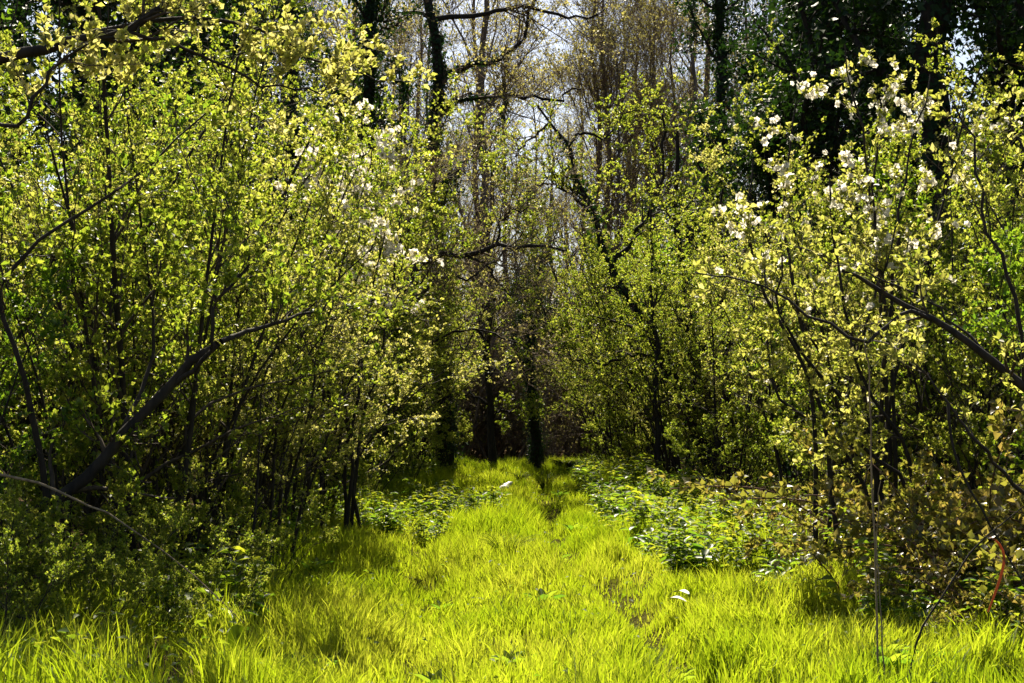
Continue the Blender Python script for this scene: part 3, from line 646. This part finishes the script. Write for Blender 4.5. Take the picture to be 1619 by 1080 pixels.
# ------------------------------------------------------------------ grass
def blades(rng, n, xr, yr, hmul, wmul, segs):
    x = rng.uniform(*xr, n); y = yr[0] + (yr[1] - yr[0]) * rng.random(n)
    el, er = edge_l(y), edge_r(y)
    ins = np.minimum(x - el, er - x)
    clump = vnoise(x, y, .35, 7); big = vnoise(x, y, 1.6, 8)
    rr = rut_r(y); rr = rr + .22 * (vnoise(y, 0 * y, 1.7, 41) - .5); rut = np.exp(-((x - rr) / .16) ** 2) + .6 * np.exp(-((x - rr + 1.55) / .2) ** 2)
    vis = np.abs(x) < .40 * y + .6
    keep = vis & (rng.random(n) < np.clip(.5 + (ins + .2) / .5, .10 + .3 * ((y < 10.5) & (x < 0)), 1) * (1 - .30 * np.clip(rut, 0, 1)) * (.06 + .94 * clump ** .9)) & (ins > -2.2) & (rng.random(n) < np.clip((41 - y) / 3, 0, 1))
    x, y, ins, clump, big, rut = x[keep], y[keep], ins[keep], clump[keep], big[keep], rut[keep]; n = len(x)
    h = (.07 + .25 * clump ** 1.3 * (.35 + 1.1 * big) + .07 * rng.random(n)) * (1 - .6 * np.clip(rut, 0, 1)) * (1 + .5 * np.exp(-np.maximum(ins, 0) / .4)) * rng.uniform(.55, 1.25, n) * hmul
    w = rng.uniform(.0022, .0055, n) * wmul
    a = rng.uniform(0, 6.28, n); cdir = vnoise(x, y, .5, 12) * 12.6
    bend = np.stack([np.cos(a) + .55 * np.cos(cdir), np.sin(a) + .55 * np.sin(cdir), np.zeros(n)], -1) * (.30 * h * rng.uniform(.2, 1.5, n))[:, None]
    fa = rng.uniform(0, 6.28, n); side = np.stack([np.cos(fa), np.sin(fa), np.zeros(n)], -1) * w[:, None]
    base = np.stack([x, y, ground_z(x, y) - .015], -1)
    V = []
    for j in range(segs):
        t = j / segs; c = base + bend * t ** 2 + UP * (h * (t - .18 * t ** 3))[:, None]; ww = (1 - .55 * t)
        V += [c - side * ww, c + side * ww]
    V.append(base + bend + UP * (h * .82)[:, None])
    k = 2 * segs + 1
    VV = np.stack(V, 1).reshape(-1, 3); o = np.arange(n)[:, None] * k
    Q = np.concatenate([o + np.array([[2 * j, 2 * j + 1, 2 * j + 3, 2 * j + 2]]) for j in range(segs - 1)]) if segs > 1 else np.zeros((0, 4), int)
    T = o + np.array([[2 * segs - 2, 2 * segs - 1, 2 * segs]])
    tint = np.clip(-.05 + .45 * vnoise(x, y, 1.1, 21) + .35 * vnoise(x, y, .3, 22) + .45 * rng.random(n) ** 1.5, 0, 1)
    return VV, Q, T, np.repeat(tint, k)
def build_grass():
    rng = np.random.default_rng(3); VV, QQ, TT, AA, off = [], [], [], [], 0
    for n, xr, yr, hm, wm, sg in ((150000, (-3.2, 3.9), (6.2, 12), .95, 1.35, 3), (130000, (-3.6, 3.6), (12, 20), .95, 1.5, 2), (120000, (-3.4, 3.2), (20, 41), 1, 1.8, 2)):
        V, Q, T, A = blades(rng, n, xr, yr, hm, wm, sg)
        VV.append(V); QQ.append(Q + off); TT.append(T + off); AA.append(A); off += len(V)
    me = new_mesh('grass', np.vstack(VV), QQ + TT, {'tint': np.concatenate(AA)})
    o = obj('grass', me, M['grass'], kind='stuff')
    tag(o, 'long bright sunlit grass covering the track', 'grass')
build_grass()

# ------------------------------------------------------------------ herbs along both edges
def herb(seed, name, h, nst, size, wid, lm, tmpl=LONG, pairs=6, lean=.25):
    rng = np.random.default_rng(seed); n = 8
    st = np.zeros((nst, n, 3)); az = rng.uniform(0, 6.28, nst); st[:, 0, :2] = rng.normal(size=(nst, 2)) * .07; st[:, 0, 2] = -.03
    d = nrm(np.stack([np.cos(az) * lean, np.sin(az) * lean, np.ones(nst)], -1)); hs = h * rng.uniform(.55, 1.1, nst)
    for j in range(1, n):
        d = nrm(d + rng.normal(size=(nst, 3)) * .07); st[:, j] = st[:, j - 1] + d * (hs / (n - 1))[:, None]
    R = np.linspace(.0032, .0014, n)[None].repeat(nst, 0)
    T = tangents(st); pos, dr, no = [], [], []
    for q in range(pairs):
        t = .15 + .83 * q / (pairs - 1); i = min(int(t * (n - 1)), n - 2); f = t * (n - 1) - i
        p = st[:, i] * (1 - f) + st[:, i + 1] * f
        for s in (0, np.pi):
            a = az + q * 1.57 + s + rng.normal(size=nst) * .25
            dd = nrm(np.stack([np.cos(a), np.sin(a), rng.normal(size=nst) * .22 + .05], -1)); pos.append(p); dr.append(dd); no.append(nrm(UP + rng.normal(size=(nst, 3)) * .25))
    pos, dr, no = np.vstack(pos), np.vstack(dr), np.vstack(no)
    root = thing(name, 'herb', 'plant')
    kids = [tubes('stalk', [(st[i:i + 1], R[i:i + 1], 4)], M['herb'], root) for i in range(0)]
    kids.append(tubes('stalk', [(st, R, 4)], M['stalk'], root))
    sz = rng.uniform(*size, len(pos)); V, F, tt = place_leaves(pos, dr, no, sz, wid, tmpl, rng.random(len(pos)))
    kids.append(obj('foliage', new_mesh('foliage', V, [F], {'tint': tt}), M[lm], root, 'stuff'))
    KIDS[root.name] = kids
    return root
M['stalk'] = plain_mat('green_stalk', (.07, .10, .025), .6)
hp = {'n1': herb(101, 'nettle', .46, 9, (.06, .10), .55, 'herb'), 'n2': herb(102, 'dogs_mercury', .30, 12, (.05, .085), .42, 'herb', pairs=5),
      'n3': herb(103, 'wild_herb', .38, 8, (.07, .12), .5, 'green', pairs=5, lean=.4)}
fh = {}; rh = np.random.default_rng(19)
HL = {'n1': 'nettle clump with toothed leaf pairs %s', 'n2': 'low mercury clump with narrow glossy leaves %s', 'n3': 'broad-leaved wild herb clump %s'}
def puth(k, x, y, s, where):
    lab = HL[k] % where; g = KIDS and ('%s clumps %s' % (hp[k].name.split('.')[0].replace('_', ' '), where))
    if k not in fh:
        fh[k] = 1; r = hp[k]; r.location = gp(x, y); r.scale = (s,) * 3; r['label'] = lab; r['group'] = g
    else: dup(hp[k], gp(x, y), rh.uniform(0, 6.28), s, lab, g)
for i in range(150):      # edge below the many-stemmed tree, right
    y = rh.uniform(9.5, 33); x = edge_r(y) + np.clip(rh.normal(), -1., 1.5) * .45 + .2 - .5 * (13 < y < 20) + .0
    puth(['n1', 'n2', 'n3'][rh.integers(3)], x, y, rh.uniform(.8, 1.45), 'along the track edge on the ivy-clad trunk side')
for i in range(130):      # left edge
    y = rh.uniform(8.5, 34); x = edge_l(y) + np.clip(rh.normal(), -1.5, .6) * .45 - .4
    puth(['n1', 'n2', 'n3'][rh.integers(3)], x, y, rh.uniform(.8, 1.4), 'along the track edge on the leaning limb side')
for i in range(70):
    y = rh.uniform(14.0, 25); x = rh.uniform(1.35, 3.2) * (1.15 - .012 * y)
    puth(['n1', 'n2', 'n3'][rh.integers(3)], x, y, rh.uniform(.7, 1.15), 'along the track edge on the ivy-clad trunk side')
for i in range(46):       # leafy patch in the grass
    a, q = rh.uniform(0, 6.28), math.sqrt(rh.random()); x, y = -1.15 + 1.0 * q * math.cos(a), 19.3 + 2.6 * q * math.sin(a)
    puth(['n2', 'n3', 'n1'][rh.integers(3)], x, y, rh.uniform(.8, 1.2), 'in the leafy patch out in the grass')

def rosette(seed):
    rng = np.random.default_rng(seed); n = 11; a = np.arange(n) * 2.4 + rng.uniform(-.2, .2, n)
    d = nrm(np.stack([np.cos(a), np.sin(a), rng.uniform(.35, 1.3, n)], -1)); V, F, t = place_leaves(np.zeros((n, 3)) + UP * .02, d, nrm(UP + rng.normal(size=(n, 3)) * .2), rng.uniform(.12, .22, n), .36, LONG, rng.random(n))
    root = thing('weed_rosette', 'weed', 'plant'); kids = []
    nv = len(LONG[0])
    for q in range(n): kids.append(obj('leaf', new_mesh('leaf', V[q * nv:(q + 1) * nv], [LONG[1]], {'tint': t[q * nv:(q + 1) * nv]}), M['green'], root))
    KIDS[root.name] = kids
    return root
wr = rosette(7); LW = 'broad-leaved weed rosette sprouting out in the sunlit grass'
for i in range(42):
    y = 8.2 + 16 * rh.random() ** 1.5; x = rh.uniform(edge_l(y) + .2, edge_r(y) - .1); sc_ = rh.uniform(.55, 1.)
    if i == 0: wr.location = gp(x, y); wr['label'] = LW; wr['group'] = 'weed rosettes in the grass'
    else: dup(wr, gp(x, y), rh.uniform(0, 6.28), sc_, LW, 'weed rosettes in the grass')

def ground_cover():
    rng = np.random.default_rng(23); n = 62000
    x = rng.uniform(-9, 9, n); y = 7 + 36 * rng.random(n) ** 1.25
    out = np.maximum(edge_l(y) - x, x - edge_r(y)); lump = vnoise(x, y, .7, 31)
    k = (np.abs(x) < .42 * y + .8) & (rng.random(n) < np.clip((out + .35) / .7, .16, 1) * (.15 + 1.1 * lump)); x, y, lump, out = x[k], y[k], lump[k], out[k]; n = len(x)
    z = ground_z(x, y) + (.03 + np.where(out < 0, .22, .42) * lump * rng.random(n)) * (y < 41.5); a = rng.uniform(0, 6.28, n)
    d = nrm(np.stack([np.cos(a), np.sin(a), rng.normal(size=n) * .3 + .1], -1)); no = nrm(UP + rng.normal(size=(n, 3)) * .3)
    V, F, t = place_leaves(np.stack([x, y, z], -1), d, no, rng.uniform(.045, .09, n) * np.where(out < 0, .65, 1), .6, LEAF4, rng.random(n))
    o = obj('ground_cover', new_mesh('ground_cover', V, [F], {'tint': t}), M['herb'], kind='stuff')
    tag(o, 'low leafy ground cover carpeting the floor under the thickets', 'ground cover')
ground_cover()

# ------------------------------------------------------------------ brambles, right
def bramble(seed):
    rng = np.random.default_rng(seed); nst, n = 12, 12
    az = rng.uniform(0, 6.28, nst); st = np.zeros((nst, n, 3)); st[:, 0, :2] = rng.normal(size=(nst, 2)) * .3; st[:, 0, 2] = -.05
    d = nrm(np.stack([np.cos(az) * .5, np.sin(az) * .5, np.ones(nst)], -1)); ln = rng.uniform(.9, 1.5, nst)
    for j in range(1, n):
        d = nrm(d + rng.normal(size=(nst, 3)) * .08 - UP * .11 + np.stack([np.cos(az), np.sin(az), 0 * az], -1) * .06); st[:, j] = st[:, j - 1] + d * (ln / (n - 1))[:, None]
    R = np.linspace(.006, .0025, n)[None].repeat(nst, 0)
    b1, r1 = shoots(rng, st, R, 9, .1, 1., (.15, .45), 55, .25, .0, .15, 5, .6, .002)
    packs = [leaf_points(rng, b1, 4, 3, .2, 1., .25, .9, .9), leaf_points(rng, st, 12, 3, .1, 1., .3, .9, .9)]
    root = thing('bramble', 'bramble', 'bramble')
    kids = [tubes('cane', [(st[i:i + 1], R[i:i + 1], 5)], M['cane'], root) for i in range(nst)]
    kids.append(tubes('branching', [(b1, r1, 3)], M['cane'], root, 'stuff'))
    kids.append(obj('foliage', leaf_mesh('foliage', rng, packs, (.040, .066), .68, LEAF4), M['bramble'], root, 'stuff'))
    KIDS[root.name] = kids
    return root
M['cane'] = bark_mat('bramble_cane', (.06, .025, .018), (.14, .07, .045), 40, .1)
bp = bramble(111); BR = 'bronze-leaved bramble mound with arching canes, %s up the track from the dry stalks'; BY = (9.3, 9.8, 10.0, 10.6, 10.65, 11.2, 11.6, 11.9, 12.6, 13.0, 14.0)
for i, (x, y, s) in enumerate([(3.3, 11.2, 1.1), (3.8, 10.6, 1.3), (3.15, 12.6, 1.0), (3.7, 11.9, 1.4), (4.3, 11.6, 1.5), (3.6, 14.0, 1.2), (4.0, 9.8, 1.2), (4.4, 10.65, 1.4), (4.2, 13.0, 1.5), (3.35, 10.0, .8), (3.15, 9.3, .55)]):
    if i == 0: bp.location = gp(x, y); bp.scale = (s,) * 3; bp['label'] = BR % ORD[BY.index(y)]; bp['group'] = 'bramble mounds'
    else: dup(bp, gp(x, y), rh.uniform(0, 6.28), s, BR % ORD[BY.index(y)], 'bramble mounds')

# ------------------------------------------------------------------ small single things
def stalk_thing(name, label, cat, pts, r0, r1, m, sides=6):
    p = np.array(pts); b = p[0].copy(); P = resample(p - b, 14)[None]; R = np.linspace(r0, r1, 14)[None]
    rng = np.random.default_rng(len(label)); P = P + rng.normal(size=P.shape) * .003
    o = tubes(name, [(P, R, sides)], m); o.location = b
    return tag(o, label, cat)
def gpx(x, y):
    d = FPX * CAM_H / (y - HOR); p = W(x, y, d); return gp(p[0], d)
stalk_thing('dead_stalk', 'straight dry brown stalk rising from the grass before the brambles', 'stalk', [foot(1386, 7.9), *Wl([(1384, 900), (1378, 740), (1374, 600), (1366, 540)], 7.9)], .0065, .003, M['dry'])
stalk_thing('dead_stalk', 'thinner dry stalk leaning against the taller straight one', 'stalk', [foot(1396, 7.85), *Wl([(1391, 950), (1386, 850), (1392, 760)], 7.85)], .0045, .002, M['dry'])
stalk_thing('pale_stick', 'long pale dead stick slanting down from the leaning dark limb', 'stick', Wl([(-60, 742), (0, 750), (70, 768), (130, 795), (190, 822), (300, 905), (385, 985)], 8.6), .011, .003, M['dry'])
stalk_thing('broken_branch', 'short broken dark branch poking out of the shaded grass', 'branch', [foot(105, 8.2), *Wl([(70, 1020), (55, 990), (10, 965), (-30, 950)], 8.2)], .016, .007, M['bark'])
stalk_thing('thorn_stem', 'thin dark bare stem bent over the grass before the brambles', 'stem', [foot(1425, 7.8), *Wl([(1455, 1000), (1490, 940), (1530, 880), (1570, 840), (1619, 800)], 7.9)], .007, .003, M['bark'])
stalk_thing('drooping_bough', 'dark curving stem hanging down beside the rust orange grass blade', 'stem', Wl([(1500, 640), (1510, 720), (1560, 820), (1600, 890), (1640, 960)], 8.2), .009, .004, M['bark'])
stalk_thing('leaning_pole', 'thin dark stem leaning across the foot of the upright saplings', 'stem', [foot(250, 11.4), *Wl([(300, 910), (350, 870), (410, 800), (450, 720), (480, 640)], 11.4)], .014, .004, M['bark'])
for q, (x, y, d_, top, sg) in enumerate([(205, 905, 13, 560, 0), (322, 925, 12.2, 540, 1), (243, 890, 13, 600, 2), (362, 930, 12.0, 640, 3), (180, 880, 13.5, 640, 4), (285, 900, 12.6, 700, 5), (395, 960, 10.8, 760, 6), (440, 880, 14, 640, 7)]):
    f = foot(x, d_)
    stalk_thing('upright_stem', 'thin dark upright stem standing in the row beneath the leaning limb', 'stem', [f, W(x + 4, (y + top) / 2, d_), W(x + [6, 14, -6, 10, 22, 0, 12, 30][q], top, d_), W(x + [12, 22, 2, 30, 46, 6, 20, 50][q], top - 160, d_)], .016, .005, M['bark'])['group'] = 'upright stems beneath the leaning limb'

def big_leaf(name, label, pts, wid, m, cat='leaf', flat=False):
    """a ribbon leaf along pts with a keel and a little thickness"""
    P = resample(np.array(pts), 9); b = P[0].copy(); P = P - b; n = len(P); T = tangents(P[None])[0]
    s = nrm(np.cross(T, UP if flat else [0.2, 1, .3])); no = np.cross(s, T); w = wid * np.sin(np.linspace(.12, 1, n) * np.pi * .98) ** .6; w[-1] = wid * .03
    rows = [P - s * w[:, None] + no * w[:, None] * .25, P, P + s * w[:, None] + no * w[:, None] * .25]
    V = np.stack(rows, 1).reshape(-1, 3); F = []
    for j in range(n - 1):
        for k in range(2): F.append([j * 3 + k, j * 3 + k + 1, j * 3 + 4 + k, j * 3 + 3 + k])
    F = np.array(F); nv = len(V); V2 = V - np.repeat(no, 3, 0) * .0008
    me = new_mesh(name, np.vstack([V, V2]), [F, F[:, ::-1] + nv], {'tint': np.full(2 * nv, .6)})
    o = obj(name, me, m); o.location = b
    return tag(o, label, cat)
M['rust'] = plain_mat('rust_blade', (.36, .13, .04), .6, (.50, .17, .05), .45)
M['straw'] = plain_mat('straw_blade', (.42, .36, .16), .6, (.5, .42, .15), .4)
M['paleleaf'] = plain_mat('fallen_pale_leaf', (.75, .72, .62), .5)
big_leaf('rust_blade', 'rust orange dying blade curling over among the brambles', Wl([(1562, 968), (1578, 925), (1588, 885), (1580, 860), (1562, 847)], 8.1), .008, M['rust'], 'grass blade')
for lab, pts in (('broad upright leaf lit yellow at the shaded grass edge', [(238, 1095), (232, 1075), (240, 1050), (246, 1040)]), ('large curled leaf on a thin stem by the shaded grass edge', [(380, 1040), (372, 1020), (374, 1000), (384, 990)])):
    big_leaf('dock_leaf', lab, Wl(pts, 7.9), .05, M['herb'])
g_ = np.array(gp(1.13, 10.4)) + UP * .20
big_leaf('fallen_leaf', 'pale white fallen leaf lying in the wheel rut', [g_, g_ + np.array([.06, -.03, .012]), g_ + np.array([.13, -.05, -.01])], .045, M['paleleaf'], flat=True)
g_ = np.array(gp(1.20, 10.55)) + UP * .22
big_leaf('fallen_leaf', 'smaller white leaf beside the one in the wheel rut', [g_, g_ + np.array([.04, -.05, .015]), g_ + np.array([.09, -.11, .0])], .035, M['paleleaf'], flat=True)

def chunk(name, label, c, L, m):
    rng = np.random.default_rng(5); P = np.linspace(-.5, .5, 8)[:, None] * np.array(L)[None] + rng.normal(size=(8, 3)) * .012; R = np.array([.012, .05, .06, .055, .06, .05, .045, .01])
    o = tubes(name, [(P[None], R[None], 8)], m); o.location = c; return tag(o, label, 'log')
c = gpx(799, 792); chunk('pale_log', 'short pale barkless log lying in the grass up the track', (c[0], c[1], c[2] + .16), (.22, .25, .16), M['paleleaf'])

def tuft(seed, nb, h, wmul):
    rng = np.random.default_rng(seed); P = np.zeros((nb, 7, 3)); a = rng.uniform(0, 6.28, nb); hh = h * rng.uniform(.6, 1.1, nb); t = np.linspace(0, 1, 7)
    rad = np.stack([np.cos(a), np.sin(a), 0 * a], -1)
    P = rad[:, None] * (.06 + .6 * hh[:, None, None] * rng.uniform(.3, 1.3, nb)[:, None, None] * (t ** 2)[None, :, None]) + UP * (hh[:, None] * (t - .35 * t ** 3)[None])[..., None]
    R = np.linspace(1, .1, 7)[None] * rng.uniform(.004, .007, nb)[:, None] * wmul
    return P, R
def tuft_thing(label, x, y, nb, h, seed, wm=1., lm='green'):
    P, R = tuft(seed, nb, h, wm); V, F = tube_arrays(P, R, 3); o = thing('sedge_tuft', label, 'grass tuft', gp(x, y))
    obj('blade_tuft', new_mesh('blade_tuft', V, [F], {'tint': np.repeat(np.random.default_rng(seed).random(len(P)), 21)}), M[lm], o, 'stuff')
p0 = W(893, 750, 33.5); tuft_thing('round dark sedge tuft at the far end of the grass', p0[0], 33.5, 300, .55, 1, 2., 'ivy')
p0 = W(862, 775, 27.); tuft_thing('spiky upright iris-like tuft halfway up the track', p0[0], 27., 60, .5, 2, 1.6, 'herb')
p0 = W(822, 770, 28.5); tuft_thing('small dark spiky tuft in the bright far grass', p0[0], 28.5, 70, .4, 3, 1.6, 'ivy')
p0 = W(800, 900, 14.); tuft_thing('clump of stiff tall blades on the crown of the track', p0[0], 14., 60, .42, 4, 1., 'herb')
